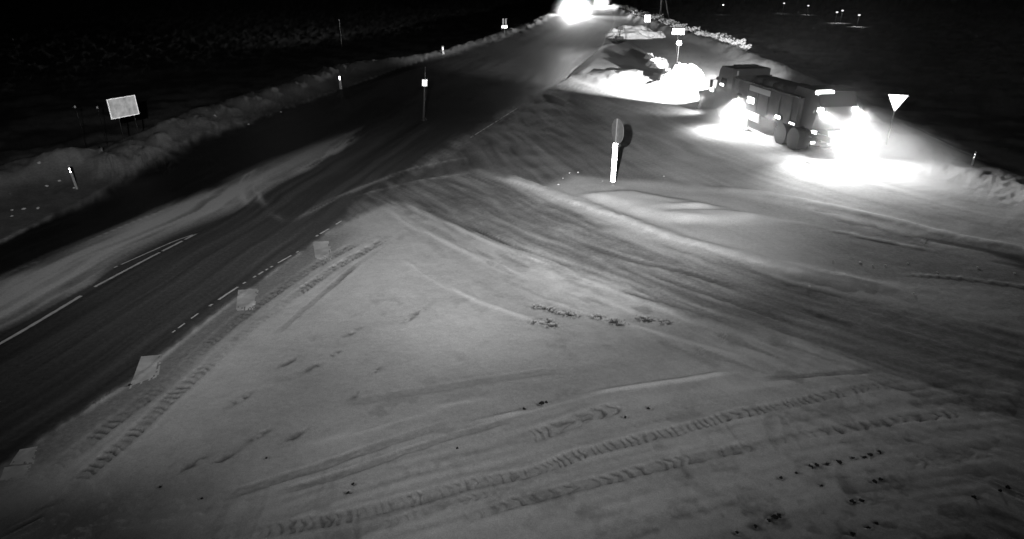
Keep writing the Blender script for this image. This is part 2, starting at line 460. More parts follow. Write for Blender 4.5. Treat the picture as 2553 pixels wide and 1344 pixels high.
    h = h + .035 * sstep(.25, .8, S)
    # far land: low swell
    h = h + 2.5 * sstep(220, 700, rr) * (fbm(X * .006, Y * .006, 55) - .35)
    return h.astype(F), S.astype(F)


def gz(x, y):
    h, _ = ground_fields(np.array([x], F), np.array([y], F))
    return float(h[0])


# ------------------------------------------------------------------ materials (infrared camera: everything is grey)
def mat(name, v=.5, rough=.6, metal=0.0, emit=0.0, var=0.0, scale=8.0, spec=.4):
    m = bpy.data.materials.new(name)
    m.use_nodes = True
    nt = m.node_tree
    b = nt.nodes['Principled BSDF']
    b.inputs['Base Color'].default_value = (v, v, v, 1)
    b.inputs['Roughness'].default_value = rough
    b.inputs['Metallic'].default_value = metal
    b.inputs['Specular IOR Level'].default_value = spec
    if emit:
        b.inputs['Emission Color'].default_value = (1, 1, 1, 1)
        b.inputs['Emission Strength'].default_value = emit
    if var:
        tc = nt.nodes.new('ShaderNodeTexCoord')
        nz = nt.nodes.new('ShaderNodeTexNoise')
        nz.inputs['Scale'].default_value = scale
        nz.inputs['Detail'].default_value = 5
        cr = nt.nodes.new('ShaderNodeMapRange')
        cr.inputs['From Min'].default_value = .3
        cr.inputs['From Max'].default_value = .7
        cr.inputs['To Min'].default_value = max(0, v * (1 - var))
        cr.inputs['To Max'].default_value = min(.95, v * (1 + var))
        nt.links.new(tc.outputs['Object'], nz.inputs['Vector'])
        nt.links.new(nz.outputs['Fac'], cr.inputs['Value'])
        nt.links.new(cr.outputs[0], b.inputs['Base Color'])
    return m


def ground_material():
    m = bpy.data.materials.new('snow_on_asphalt')
    m.use_nodes = True
    nt = m.node_tree
    L = nt.links.new
    b = nt.nodes['Principled BSDF']
    at = nt.nodes.new('ShaderNodeAttribute')
    at.attribute_name = 'snow'
    geo = nt.nodes.new('ShaderNodeNewGeometry')
    n1 = nt.nodes.new('ShaderNodeTexNoise')
    n1.inputs['Scale'].default_value = 9
    n1.inputs['Detail'].default_value = 6
    n1.inputs['Roughness'].default_value = .65
    L(geo.outputs['Position'], n1.inputs['Vector'])
    # fine grain moves the snow edge a little
    mr = nt.nodes.new('ShaderNodeMapRange')
    mr.inputs['From Min'].default_value = .25
    mr.inputs['From Max'].default_value = .75
    mr.inputs['To Min'].default_value = -.10
    mr.inputs['To Max'].default_value = .10
    L(n1.outputs['Fac'], mr.inputs['Value'])
    # strongest where the cover is thin: s*(1-s)*4
    om = nt.nodes.new('ShaderNodeMath'); om.operation = 'SUBTRACT'; om.inputs[0].default_value = 1.03
    L(at.outputs['Fac'], om.inputs[1])
    pr = nt.nodes.new('ShaderNodeMath'); pr.operation = 'MULTIPLY'
    L(om.outputs[0], pr.inputs[0]); L(at.outputs['Fac'], pr.inputs[1])
    p4 = nt.nodes.new('ShaderNodeMath'); p4.operation = 'MULTIPLY'; p4.inputs[1].default_value = 4
    L(pr.outputs[0], p4.inputs[0])
    mu = nt.nodes.new('ShaderNodeMath'); mu.operation = 'MULTIPLY'
    L(mr.outputs[0], mu.inputs[0]); L(p4.outputs[0], mu.inputs[1])
    ad = nt.nodes.new('ShaderNodeMath'); ad.operation = 'ADD'; ad.use_clamp = True
    L(at.outputs['Fac'], ad.inputs[0]); L(mu.outputs[0], ad.inputs[1])
    cr = nt.nodes.new('ShaderNodeValToRGB')
    e = cr.color_ramp.elements
    e[0].position = 0; e[0].color = (.016, .016, .016, 1)
    e[1].position = 1; e[1].color = (.86, .86, .86, 1)
    for p, v in ((.2, .12), (.5, .33), (.8, .62)):
        x = e.new(p); x.color = (v, v, v, 1)
    L(ad.outputs[0], cr.inputs[0])
    L(cr.outputs[0], b.inputs['Base Color'])
    rg = nt.nodes.new('ShaderNodeMapRange')        # bare asphalt is damp and shiny, snow is matt
    rg.inputs['From Min'].default_value = .0
    rg.inputs['From Max'].default_value = .3
    rg.inputs['To Min'].default_value = .42
    rg.inputs['To Max'].default_value = .9
    L(ad.outputs[0], rg.inputs['Value'])
    L(rg.outputs[0], b.inputs['Roughness'])
    b.inputs['Specular IOR Level'].default_value = .3
    n3 = nt.nodes.new('ShaderNodeTexNoise')
    n3.inputs['Scale'].default_value = 42
    n3.inputs['Detail'].default_value = 3
    L(geo.outputs['Position'], n3.inputs['Vector'])
    g3 = nt.nodes.new('ShaderNodeMapRange')
    g3.inputs['From Min'].default_value = .25
    g3.inputs['From Max'].default_value = .75
    g3.inputs['To Min'].default_value = .80
    g3.inputs['To Max'].default_value = 1.14
    L(n3.outputs['Fac'], g3.inputs['Value'])
    mx = nt.nodes.new('ShaderNodeMix'); mx.data_type = 'RGBA'; mx.blend_type = 'MULTIPLY'
    mx.inputs['Factor'].default_value = 1
    L(cr.outputs[0], mx.inputs['A']); L(g3.outputs[0], mx.inputs['B'])
    L(mx.outputs['Result'], b.inputs['Base Color'])
    bp = nt.nodes.new('ShaderNodeBump')
    bp.inputs['Strength'].default_value = .35
    bp.inputs['Distance'].default_value = .03
    L(n1.outputs['Fac'], bp.inputs['Height'])
    L(bp.outputs[0], b.inputs['Normal'])
    return m


M = dict(
    ground=ground_material(),
    snow=mat('packed_snow', .84, .9, var=.08, scale=3, spec=.1),
    paint=mat('road_paint', .85, .6, var=.22, scale=5),
    worn_paint=mat('worn_road_paint', .6, .7, var=.25, scale=2.2),
    retro=mat('reflective_sheeting', .92, .42, metal=.75),
    retro_dim=mat('frosted_reflective_sheeting', .55, .6, metal=.15, var=.18, scale=2.6),
    sleeve=mat('white_reflective_sleeve', .95, .45, metal=.5),
    signback=mat('sign_back', .22, .55, metal=.3),
    discback=mat('sign_back_dark', .07, .6),
    steel=mat('galvanised_post', .32, .5, metal=.5, var=.15),
    dark=mat('dark_plastic', .03, .5),
    post=mat('white_plastic_post', .5, .55, var=.15, scale=5),
    dimpost=mat('grey_fibre_post', .07, .6),
    wood=mat('weathered_wood', .16, .8, var=.3, scale=6),
    cabpaint=mat('truck_paint', .07, .35, var=.1, scale=2),
    boxpaint=mat('truck_box_steel', .05, .5, var=.3, scale=2.5),
    stripe=mat('truck_pale_stripe', .3, .5),
    plow=mat('plow_steel', .20, .45, metal=.3, var=.3, scale=3),
    rubber=mat('tyre_rubber', .02, .85),
    rim=mat('wheel_rim', .3, .4, metal=.5),
    glass=mat('dark_glass', .02, .08, spec=.6),
    lamp=mat('lit_lamp_lens', .9, .3, emit=14.0),
    lamp_hot=mat('lit_headlamp_lens', .9, .3, emit=90.0),
    lamp_soft=mat('lit_marker_lens', .9, .3, emit=5.0),
    lamp_yard=mat('lit_yard_lamp', .9, .3, emit=1.3),
    grass=mat('dead_grass', .035, .9),
    clod=mat('frozen_earth', .025, .9),
    wall=mat('far_house_wall', .35, .8),
    roof=mat('far_house_roof', .5, .9),
)


# ------------------------------------------------------------------ mesh helpers
class MB:
    def __init__(self):
        self.v, self.f = [], []

    def add(self, vs, fs, mtx=None):
        o = len(self.v)
        self.v += [tuple(mtx @ Vector(a)) if mtx else tuple(a) for a in vs]
        self.f += [tuple(i + o for i in f) for f in fs]
        return self

    def box(self, c, s, bev=0.0, mtx=None):
        """box with chamfered vertical and horizontal edges when bev > 0"""
        bm = bmesh.new()
        bmesh.ops.create_cube(bm, size=1)
        for v in bm.verts:
            v.co = Vector((v.co.x * s[0], v.co.y * s[1], v.co.z * s[2])) + Vector(c)
        if bev:
            bmesh.ops.bevel(bm, geom=bm.edges[:], offset=bev, segments=1, affect='EDGES')
        self.bm(bm, mtx)
        return self

    def bm(self, bm, mtx=None):
        bm.verts.index_update()
        self.add([v.co for v in bm.verts], [[v.index for v in f.verts] for f in bm.faces], mtx)
        bm.free()

    def tube(self, a, b, r0, r1=None, n=10, cap=True):
        a, b = Vector(a), Vector(b)
        r1 = r0 if r1 is None else r1
        d = (b - a).normalized()
        q = d.to_track_quat('Z', 'Y')
        vs = []
        for p, r in ((a, r0), (b, r1)):
            for i in range(n):
                t = 2 * math.pi * i / n
                vs.append(p + q @ Vector((r * math.cos(t), r * math.sin(t), 0)))
        fs = [(i, (i + 1) % n, n + (i + 1) % n, n + i) for i in range(n)]
        if cap:
            fs += [tuple(range(n - 1, -1, -1)), tuple(range(n, 2 * n))]
        return self.add(vs, fs)

    def lathe(self, prof, axis='X', n=20, mtx=None, cap=True):
        """profile of (along, radius) spun round an axis"""
        vs, fs = [], []
        for (t, r) in prof:
            for i in range(n):
                a = 2 * math.pi * i / n
                p = (t, r * math.cos(a), r * math.sin(a))
                vs.append(p if axis == 'X' else (p[1], p[0], p[2]) if axis == 'Y' else (p[1], p[2], p[0]))
        m = len(prof)
        for j in range(m - 1):
            for i in range(n):
                fs.append((j * n + i, j * n + (i + 1) % n, (j + 1) * n + (i + 1) % n, (j + 1) * n + i))
        if cap:
            fs.append(tuple(range(n - 1, -1, -1)))
            fs.append(tuple(range((m - 1) * n, m * n)))
        return self.add(vs, fs, mtx)

    def prism(self, poly, x0, x1):
        """(y, z) polygon extruded along x"""
        n = len(poly)
        vs = [(x0, y, z) for y, z in poly] + [(x1, y, z) for y, z in poly]
        fs = [tuple(range(n)), tuple(range(2 * n - 1, n - 1, -1))]
        fs += [(i, n + i, n + (i + 1) % n, (i + 1) % n) for i in range(n)]
        return self.add(vs, fs)

    def mesh(self, name, m, sm=False):
        me = bpy.data.meshes.new(name)
        me.from_pydata(self.v, [], self.f)
        bm = bmesh.new()
        bm.from_mesh(me)
        bmesh.ops.recalc_face_normals(bm, faces=bm.faces)
        bm.to_mesh(me)
        bm.free()
        if sm:
            me.polygons.foreach_set('use_smooth', [True] * len(me.polygons))
        me.materials.append(M[m])
        return me

    def build(self, name, m, parent=None, sm=False):
        o = bpy.data.objects.new(name, self.mesh(name, m, sm))
        COL.objects.link(o)
        if parent:
            o.parent = parent
        return o


def tag(o, label=None, cat=None, group=None, kind=None):
    for k, v in (('label', label), ('category', cat), ('group', group), ('kind', kind)):
        if v:
            o[k] = v
    return o


def empty(name, loc, rz=0.0):
    o = bpy.data.objects.new(name, None)
    o.empty_display_size = .2
    o.location = loc
    o.rotation_euler = (0, 0, rz)
    COL.objects.link(o)
    return o


def copy_tree(o, parent=None):
    c = o.copy()
    COL.objects.link(c)
    c.parent = parent
    for ch in list(o.children):
        copy_tree(ch, c)
    return c


def spot(name, parent, loc, aim, power, size, blend=.6, soft=.05):
    ld = bpy.data.lights.new(name, 'SPOT')
    ld.energy = power
    ld.spot_size = R(size)
    ld.spot_blend = blend
    ld.shadow_soft_size = soft
    o = bpy.data.objects.new(name, ld)
    COL.objects.link(o)
    o.parent = parent
    o.location = loc
    o.rotation_euler = (Vector(aim) - Vector(loc)).to_track_quat('-Z', 'Y').to_euler()
    return o


# ------------------------------------------------------------------ ground sheet
def build_ground():
    a_dense = np.linspace(R(-44), R(44), 1000)
    ang = np.concatenate([np.linspace(R(-100), R(-45), 24), a_dense, np.linspace(R(45), R(100), 24)])
    near = 1 / np.linspace(1 / 6.5, 1 / 260.0, 560)
    rad = np.concatenate([[0.3, 3.0, 5.0], near, np.geomspace(300, 4500, 14)])
    A, D = np.meshgrid(ang, rad)
    X = (D * np.sin(A)).ravel()
    Y = (D * np.cos(A)).ravel()
    H, S = ground_fields(X, Y)
    nr, na = len(rad), len(ang)
    co = np.stack([X, Y, H], 1).astype(F)
    idx = np.arange(nr * na).reshape(nr, na)
    q = np.stack([idx[:-1, :-1], idx[:-1, 1:], idx[1:, 1:], idx[1:, :-1]], -1).reshape(-1, 4)
    # vertex normals of the whole sheet, so that the pieces below meet without a seam
    C = co.reshape(nr, na, 3).astype(np.float64)
    dr_ = np.gradient(C, axis=0)
    da_ = np.gradient(C, axis=1)
    N = np.cross(da_, dr_).reshape(-1, 3)
    N /= np.linalg.norm(N, axis=1, keepdims=True) + 1e-12
    N[N[:, 2] < 0] *= -1
    # which piece of the setting each face belongs to
    cx = X[q].mean(1)
    cy = Y[q].mean(1)
    piece = np.zeros(len(q), int)
    dl_, _, _ = pdist(cx, cy, CREST_L)
    dr2, _, _ = pdist(cx, cy, CREST_R)
    piece[(sdf(cx, cy, JUNCTION) < 0) | (sdf(cx, cy, SIDE_BAND) < 0)] = 2
    piece[(sdf(cx, cy, ISLAND) < .3)] = 3
    piece[sdf(cx, cy, ROAD_POLY) < 0] = 1
    piece[(-dl_ > -1.6) & (-dl_ < 2.5)] = 4
    piece[(-dr2 > -1.6) & (-dr2 < 2.5)] = 5
    out = []
    for k, (nm, lab) in enumerate((('ground', 'snow covered ground and dark fields'), ('main_road', 'dark ploughed main road with snow streaks'), ('side_road', 'side road of packed streaky snow'),
                                   ('traffic_island', 'snow covered traffic island with drifts'), ('snow_bank_left', 'dim ploughed snow bank along the left verge'), ('snow_bank_right', 'ploughed snow bank along the right side'))):
        f = q[piece == k]
        used, inv = np.unique(f, return_inverse=True)
        inv = inv.reshape(-1, 4)
        me = bpy.data.meshes.new(nm)
        me.vertices.add(len(used))
        me.vertices.foreach_set('co', co[used].ravel())
        nq = len(f)
        me.loops.add(nq * 4)
        me.loops.foreach_set('vertex_index', inv.ravel().astype(np.int32))
        me.polygons.add(nq)
        me.polygons.foreach_set('loop_start', np.arange(0, nq * 4, 4, dtype=np.int32))
        me.update(calc_edges=True)
        at = me.attributes.new('snow', 'FLOAT', 'POINT')
        at.data.foreach_set('value', S[used])
        me.polygons.foreach_set('use_smooth', np.ones(nq, bool))
        me.normals_split_custom_set_from_vertices(N[used].tolist())
        me.materials.append(M['ground'])
        o = bpy.data.objects.new(nm, me)
        COL.objects.link(o)
        tag(o, lab, kind='structure')
        out.append(o)
    return out


ground, main_road, side_road, traffic_island, bank_left, bank_right = build_ground()


# ------------------------------------------------------------------ painted markings (parts of the road)
rnd0 = random.Random(11)


def strip(line, width, name='lane_line', lift=.012):
    ctl = [Vector(p) for p in smooth(line, .5)]
    pts = []
    for a, b in zip(ctl, ctl[1:]):
        k = max(1, int((b - a).length / .11))
        pts += [a.lerp(b, i / k) for i in range(k)]
    pts.append(ctl[-1])
    gone = .34 if name == 'edge_line' else .07      # paint scraped off by the plow
    L, Rr = [], []
    for i, p in enumerate(pts):
        t = (pts[min(i + 1, len(pts) - 1)] - pts[max(i - 1, 0)]).normalized()
        n = Vector((t.y, -t.x))
        L.append(p - n * width * rnd0.uniform(.38, .52))
        Rr.append(p + n * width * rnd0.uniform(.38, .52))
    allp = L + Rr
    hz, _ = ground_fields(np.array([p.x for p in allp]), np.array([p.y for p in allp]))
    n = len(pts)
    b = MB()
    b.add([(p.x, p.y, float(z) + lift) for p, z in zip(allp, hz)], [(i, i + 1, n + i + 1, n + i) for i in range(n - 1) if rnd0.random() > gone])
    return b.build(name, 'paint', main_road)


def quad_mark(px4, name='lane_block', k=14, lift=.014):
    a, b_, c, d = [P(*p) for p in px4]
    vs = []
    for i in range(k + 1):
        for j in range(k + 1):
            u, v = i / k, j / k
            vs.append((a * (1 - u) + b_ * u) * (1 - v) + (d * (1 - u) + c * u) * v)
    hz, _ = ground_fields(np.array([p.x for p in vs]), np.array([p.y for p in vs]))
    b = MB()
    b.add([(p.x, p.y, float(z) + lift) for p, z in zip(vs, hz)],
          [(i * (k + 1) + j, i * (k + 1) + j + 1, (i + 1) * (k + 1) + j + 1, (i + 1) * (k + 1) + j) for i in range(k) for j in range(k)
           if not ((j > k - 4 or i > k - 3) and rnd0.random() < .12 * max(j - k + 4, i - k + 4))])
    return b.build(name, 'worn_paint', main_road)


strip(PL([(-120, 925), (0, 858), (100, 800), (203, 738)]), .13)
strip(PL([(236, 716), (360, 650), (430, 614), (490, 583)]), .11)
strip(PL([(285, 668), (380, 626), (440, 600), (490, 583)]), .07)
strip(PL([(514, 770), (560, 738), (600, 712)]), .08, 'edge_line')
strip(PL([(606, 708), (680, 664), (745, 627)]), .07, 'edge_line')
strip(PL([(788, 590), (820, 571), (856, 549)]), .09, 'edge_line')
strip(PL([(1168, 347), (1230, 308), (1290, 270)]), .09, 'edge_line')
strip(PL([(430, 830), (470, 800), (495, 782)]), .05, 'edge_line')
quad_mark([(780, 604), (823, 602), (829, 651), (787, 648)])
quad_mark([(594, 724), (646, 721), (634, 772), (588, 777)])
quad_mark([(352, 890), (404, 885), (396, 940), (322, 972)])
quad_mark([(50, 1122), (95, 1115), (86, 1160), (24, 1162)])
quad_mark([(12, 1168), (80, 1162), (72, 1196), (0, 1206)])


# ------------------------------------------------------------------ signs and posts
def face_dir(base, toward, extra=0.0):
    """z rotation so that local -Y looks at a ground point"""
    return math.atan2(toward[1] - base[1], toward[0] - base[0]) + math.pi / 2 + extra


def ground_at(px, py):
    q = P(px, py)
    return Vector((q.x, q.y, gz(q.x, q.y)))


def retro_for(key, pos, v=.92, rough=.3, metal=1.0, var=0.0, scale=3.0):
    """prismatic sheeting: its facets are set towards the mast with camera and floodlight"""
    m = mat(key, v, rough, metal, var=var, scale=scale)
    nd = m.node_tree.nodes.new('ShaderNodeCombineXYZ')
    d = (Vector((-.7, -.05, 8.9)) - Vector(pos)).normalized()
    for k in range(3):
        nd.inputs[k].default_value = d[k]
    m.node_tree.links.new(nd.outputs[0], m.node_tree.nodes['Principled BSDF'].inputs['Normal'])
    M[key] = m
    return key


# direction sign on the left verge
b0 = ground_at(334, 362)
zc = up_at(312, 266, b0) - b0.z
s = empty('direction_sign', b0, face_dir(b0, (0, 0), R(34)))
rk = retro_for('frosted_sign_face', (b0.x, b0.y, 2), .42, .46, 1.0, .35, 3.2)
MB().tube((-.45, .05, -.4), (-.45, .05, zc + .5), .03).build('post', 'dark', s)
MB().tube((.45, .05, -.4), (.45, .05, zc + .5), .03).build('post', 'dark', s)
MB().box((-.08, 0, zc), (1.62, .03, 1.02), .008).build('panel', rk, s)
fr = MB()
for c, d in (((-.08, -.022, zc + .50), (1.66, .03, .035)), ((-.08, -.022, zc - .50), (1.66, .03, .035)), ((-.872, -.022, zc), (.035, .03, 1.0)), ((.712, -.022, zc), (.035, .03, 1.0))):
    fr.box(c, d)
fr.build('border', retro_for('sign_border_sheeting', (b0.x, b0.y, 2), .9, .45), s)
tag(s, 'large grey rectangular road sign with pale border on the left snow bank', 'road sign')

# keep-right sign on the island, seen almost edge on
b0 = ground_at(1529, 464)
zt = up_at(1530, 296, b0) - b0.z
zm = up_at(1530, 356, b0) - b0.z
zl = up_at(1528, 452, b0) - b0.z
s = empty('keep_side_sign', b0, face_dir(b0, (0, 0)) + R(118))
MB().tube((0, .03, -.3), (0, .03, zt + .02), .038, n=12).build('post', 'steel', s)
MB().tube((0, .03, zl), (0, .03, zm - .02), .1, n=18).build('reflective_sleeve', retro_for('sleeve_sheeting', (b0.x, b0.y, 1.2), .95, .38), s, True)
rr_ = (zt - zm) / 2
zc = (zt + zm) / 2
MB().lathe([(-.012, rr_), (.004, rr_)], 'Y', 40).build('disc', 'discback', s).location = (0, -.03, zc)
MB().lathe([(-.018, rr_ + .004), (-.018, rr_ + .018), (.016, rr_ + .018), (.016, rr_ + .004)], 'Y', 40).build('rim', 'steel', s).location = (0, -.03, zc)
MB().box((0, .0, zc + .18), (.16, .05, .04)).build('bracket', 'steel', s)
MB().box((0, .0, zc - .18), (.16, .05, .04)).build('bracket', 'steel', s)
tag(s, 'round keep-right sign edge on above a glowing white sleeve on the traffic island', 'road sign')

# yield sign
b0 = ground_at(2207, 372)
s = empty('yield_sign', b0, face_dir(b0, (0, 0), R(10)))
retro_for('yield_sheeting', (b0.x, b0.y, 2.2))
ztop = up_at(2235, 236, b0) - b0.z
zbot = up_at(2235, 277, b0) - b0.z
MB().tube((0, .04, -.3), (0, .04, ztop - .1), .032).build('post', 'signback', s)
hw = (ztop - zbot) * .56


def tri(hw, zt, zb, y0, y1):
    pl = [(-hw + .03, zt), (hw - .03, zt), (hw, zt - .03), (.03, zb), (-.03, zb), (-hw, zt - .03)]
    n = len(pl)
    return MB().add([(x, y0, z) for x, z in pl] + [(x, y1, z) for x, z in pl],
                    [tuple(range(n)), tuple(range(2 * n - 1, n - 1, -1))] + [(i, n + i, n + (i + 1) % n, (i + 1) % n) for i in range(n)])


tri(hw, ztop, zbot, 0, .02).build('border', 'yield_sheeting', s)
zm_ = (ztop * 2 + zbot) / 3
tri(hw * .68, zm_ + (ztop - zm_) * .68, zm_ + (zbot - zm_) * .68, -.006, -.001).build('face', 'yield_sheeting', s)
tag(s, 'bright white triangular yield sign pointing down on the right', 'road sign')


def simple_sign(px, py_base, pxc, pyc, wpx, hpx, label, name='road_sign', m='retro', post='steel', extra=0.0):
    b0 = ground_at(px, py_base)
    sc = FPX / (b0.y * CP + (CAM_H - b0.z) * SP)
    s = empty(name, b0, face_dir(b0, (0, 0), extra))
    zc = up_at(pxc, pyc, b0) - b0.z
    wd, ht = wpx / sc, hpx / sc
    MB().tube((0, .05, -.4), (0, .05, zc + ht * .45), .035, n=8).build('post', post, s)
    MB().box((0, 0, zc), (wd, .04, ht), .008).build('panel', retro_for('panel_sheeting', b0 + Vector((0, 0, zc))), s)
    tag(s, label, 'road sign')
    return s, zc, wd, ht


simple_sign(1686, 132, 1685, 79, 29, 13, 'wide white rectangular sign above the bright snow pile')
simple_sign(1612, 78, 1610, 46, 14, 16, 'square white sign beside the far bushes right of the road')
simple_sign(1686, 178, 1686, 107, 11, 9, 'small white plate on a thin pole rising from the bright snow pile', 'marker_pole')
s, zc, wd, ht = simple_sign(1258, 90, 1256, 67, 14, 6, 'small sign with a white bar and two grey plates behind the left snow bank')
for k in (-1, 1):
    MB().box((k * .2, 0, zc + .75), (.26, .03, .9), .005).build('plate', 'signback', s)
# dark backed sign in front of the far lit pile
b0 = ground_at(1545, 98)
s = empty('small_sign', b0, face_dir(b0, (0, 0)))
MB().tube((0, 0, -.3), (0, 0, 1.7), .05, n=8).build('post', 'dark', s)
MB().box((0, -.05, 1.5), (.8, .04, .5), .01).build('panel', 'dark', s)
MB().box((0, 0, .12), (1.1, .6, .5), .08).build('foot', 'dark', s)
tag(s, 'small dark sign silhouetted against the far lit snow', 'road sign')


# roadside delineator posts
def delineator(px, py, top_py, lean_x=0.0, label='', big=1.0):
    b0 = ground_at(px, py)
    ht = up_at(px, top_py, b0) - b0.z
    s = empty('delineator_post', b0, face_dir(b0, (0, 0)))
    s.rotation_euler[1] = R(lean_x)
    # flattened tube with a slanted top
    w2, d2 = .055 * big, .04 * big
    sec = [(-w2, -d2 * .4), (-w2 * .5, -d2), (w2 * .5, -d2), (w2, -d2 * .4), (w2, d2 * .6), (-w2, d2 * .6)]
    n = len(sec)
    vs = [(x, y, -.2) for x, y in sec] + [(x, y, ht + (y - .02) * .8) for x, y in sec]
    MB().add(vs, [tuple(range(n)), tuple(range(2 * n - 1, n - 1, -1))] + [(i, n + i, n + (i + 1) % n, (i + 1) % n) for i in range(n)]).build('post', 'post', s)
    rk = retro_for('reflector_prisms', b0 + Vector((0, 0, ht)))
    bd = MB()
    sec2 = [(x * 1.12, y * 1.15) for x, y in sec]
    vs = [(x, y, ht - .33) for x, y in sec2] + [(x, y, ht - .04) for x, y in sec2]
    bd.add(vs, [tuple(range(n)), tuple(range(2 * n - 1, n - 1, -1))] + [(i, n + i, n + (i + 1) % n, (i + 1) % n) for i in range(n)])
    bd.build('black_band', 'dark', s)
    for z in (ht - .13, ht - .26):
        MB().box((-.01, -d2 * 1.2 - .006, z), (.07 * big, .012, .085 * big), .003).build('reflector', rk, s)
    tag(s, label, 'delineator', 'white roadside delineator posts')
    return s


delineator(192, 472, 410, -3, 'white delineator post nearest the camera leaning before the left snow bank', .9)
delineator(850, 222, 188, 0, 'delineator post with two glowing reflectors halfway along the left bank', 1.9)
delineator(1105, 140, 116, 0, 'delineator post on the left bank where the snow turns bright', 2.2)
delineator(2417, 432, 376, 0, 'thin delineator post standing in the right-hand snow bank', .8)
delineator(1834, 124, 104, 0, 'delineator post at the lower end of the far lit bushes', 2.0)

# leaning marker pole with reflective band on the main road
b0 = ground_at(1056, 299)
s = empty('marker_pole', b0, face_dir(b0, (0, 0)))
s.rotation_euler[1] = R(5)
zt = up_at(1068, 166, b0) - b0.z
zb = up_at(1063, 206, b0) - b0.z
MB().tube((0, 0, -.05), (0, 0, zt), .085, .035, n=10).build('pole', 'dimpost', s, True)
MB().tube((0, 0, zb - .19), (0, 0, zb + .19), .16, n=14).build('reflective_band', retro_for('band_sheeting', b0 + Vector((0, 0, zb)), .5, .4), s, True)
MB().lathe([(0, .2), (.05, .2), (.08, .1)], 'Z', 14).build('foot', 'dark', s)
tag(s, 'slim leaning pole with a bright square band standing on the dark main road', 'marker pole')

# reflector stakes in the dark field on the left
for px, py, tp, lab in ((198, 306, 262, 'tiny reflector stake far left of the rectangular sign'), (252, 304, 264, 'tiny reflector stake just left of the rectangular sign'),
                        (5, 75, 28, 'reflector stake at the upper left corner of the dark field'), (850, 92, 48, 'pale thin stake in the black field above the left bank'), (45, 140, 96, 'faint stake alone in the upper left dark field')):
    b0 = ground_at(px, py)
    ht = up_at(px, tp, b0) - b0.z
    s = empty('reflector_stake', b0, face_dir(b0, (0, 0)))
    MB().tube((0, 0, -.2), (0, 0, ht), .016, .012, n=8).build('stake', 'post' if px == 850 else 'dark', s)
    MB().tube((0, 0, ht - .14), (0, 0, ht - .02), .05, n=10).build('reflector', retro_for('stake_prisms', b0 + Vector((0, 0, ht)), .35, .5), s)
    tag(s, lab, 'stake', 'reflector stakes in the field')

# utility pole with a raking brace
b0 = ground_at(1645, 52)
s = empty('utility_pole', b0, face_dir(b0, (0, 0)))
MB().tube((0, 0, -.5), (0, 0, 9.0), .15, .11, n=12).build('pole', 'wood', s, True)
MB().tube((2.2, .4, -.5), (.1, .05, 7.0), .13, .1, n=12).build('brace', 'wood', s, True)
MB().box((0, -.14, 8.3), (1.9, .12, .14), .02).build('crossarm', 'wood', s)
for x in (-.8, 0, .8):
    MB().lathe([(0, .03), (.06, .07), (.1, .05), (.16, .07), (.2, .03)], 'Z', 10).build('insulator', 'steel', s).location = (x, -.14, 8.37)
tag(s, 'wooden utility pole with slanting brace beyond the junction', 'utility pole')


# ------------------------------------------------------------------ snow piles, lumps and bushes
def lump_mesh(name, rx, ry, hz_, seed, m='snow', sub=4, rag=.26):
    bm = bmesh.new()
    bmesh.ops.create_icosphere(bm, subdivisions=sub, radius=1)
    co = np.array([v.co[:] for v in bm.verts], F)
    n = fbm(co[:, 0] * 2.1 + seed * 3.7 + co[:, 2], co[:, 1] * 2.1 + co[:, 2] * 1.7, seed, 4) - .5
    n2 = fbm(co[:, 0] * 6 + seed + co[:, 2] * 5, co[:, 1] * 6 - co[:, 2] * 4, seed + 9, 3) - .5
    for v, a, b_ in zip(bm.verts, n, n2):
        k = 1 + rag * 2.2 * float(a) + rag * .7 * float(b_)
        v.co = Vector((v.co.x * rx * k, v.co.y * ry * k, v.co.z * hz_ * k))
    me = bpy.data.meshes.new(name)
    bm.to_mesh(me)
    bm.free()
    me.polygons.foreach_set('use_smooth', [True] * len(me.polygons))
    me.materials.append(M[m])
    return me


def pile(px, py, rx, ry, hz_, seed, label, rz=0.0, name='snow_pile', group=None, sub=5):
    b0 = ground_at(px, py)
    o = bpy.data.objects.new(name, lump_mesh(name, rx, ry, hz_, seed, sub=sub))
    COL.objects.link(o)
    o.location = b0 - Vector((0, 0, hz_ * .12))
    o.rotation_euler = (0, 0, rz)
    return tag(o, label, 'snow pile', group)


pile(1696, 226, 1.6, 1.9, 1.5, 17, 'tall ragged snow pile glaring white right before the plow truck')
pile(1640, 172, 1.1, 1.4, 1.0, 8, 'small knobbly snow pile in the dark beyond the glaring one')
pile(1618, 152, .5, .7, .6, 9, 'tiny lit snow heap at the edge of the dark hollow')
pile(1578, 94, 4.2, 3.0, 1.9, 11, 'long bright snow pile by the far lit junction corner')
pile(1642, 94, 1.1, 1.0, 1.0, 12, 'small bright snow pile at the right end of the far lit corner')

# snow-laden bushes along the far right bank
rnd = random.Random(3)


def bush(seed, hgt):
    """twigs with clots of snow"""
    r2 = random.Random(seed)
    tw, sn = MB(), MB()
    for i in range(22):
        a, t = r2.uniform(0, 6.28), r2.uniform(.1, .9)
        base = Vector((math.cos(a) * .12, math.sin(a) * .12, -.1))
        tip = Vector((math.cos(a) * t * hgt, math.sin(a) * t * hgt, hgt * r2.uniform(.55, 1.05)))
        mid = (base + tip) / 2 + Vector((0, 0, .1 * hgt))
        tw.tube(base, mid, .03, .02, 5, False).tube(mid, tip, .02, .008, 5, False)
        for j in range(5):
            c = mid.lerp(tip, r2.random())
            s_ = r2.uniform(.07, .2) * hgt
            bm = bmesh.new()
            bmesh.ops.create_icosphere(bm, subdivisions=1, radius=s_)
            for v in bm.verts:
                v.co = Vector((v.co.x, v.co.y, v.co.z * .7)) * r2.uniform(.75, 1.25) + c
            sn.bm(bm)
    return tw, sn


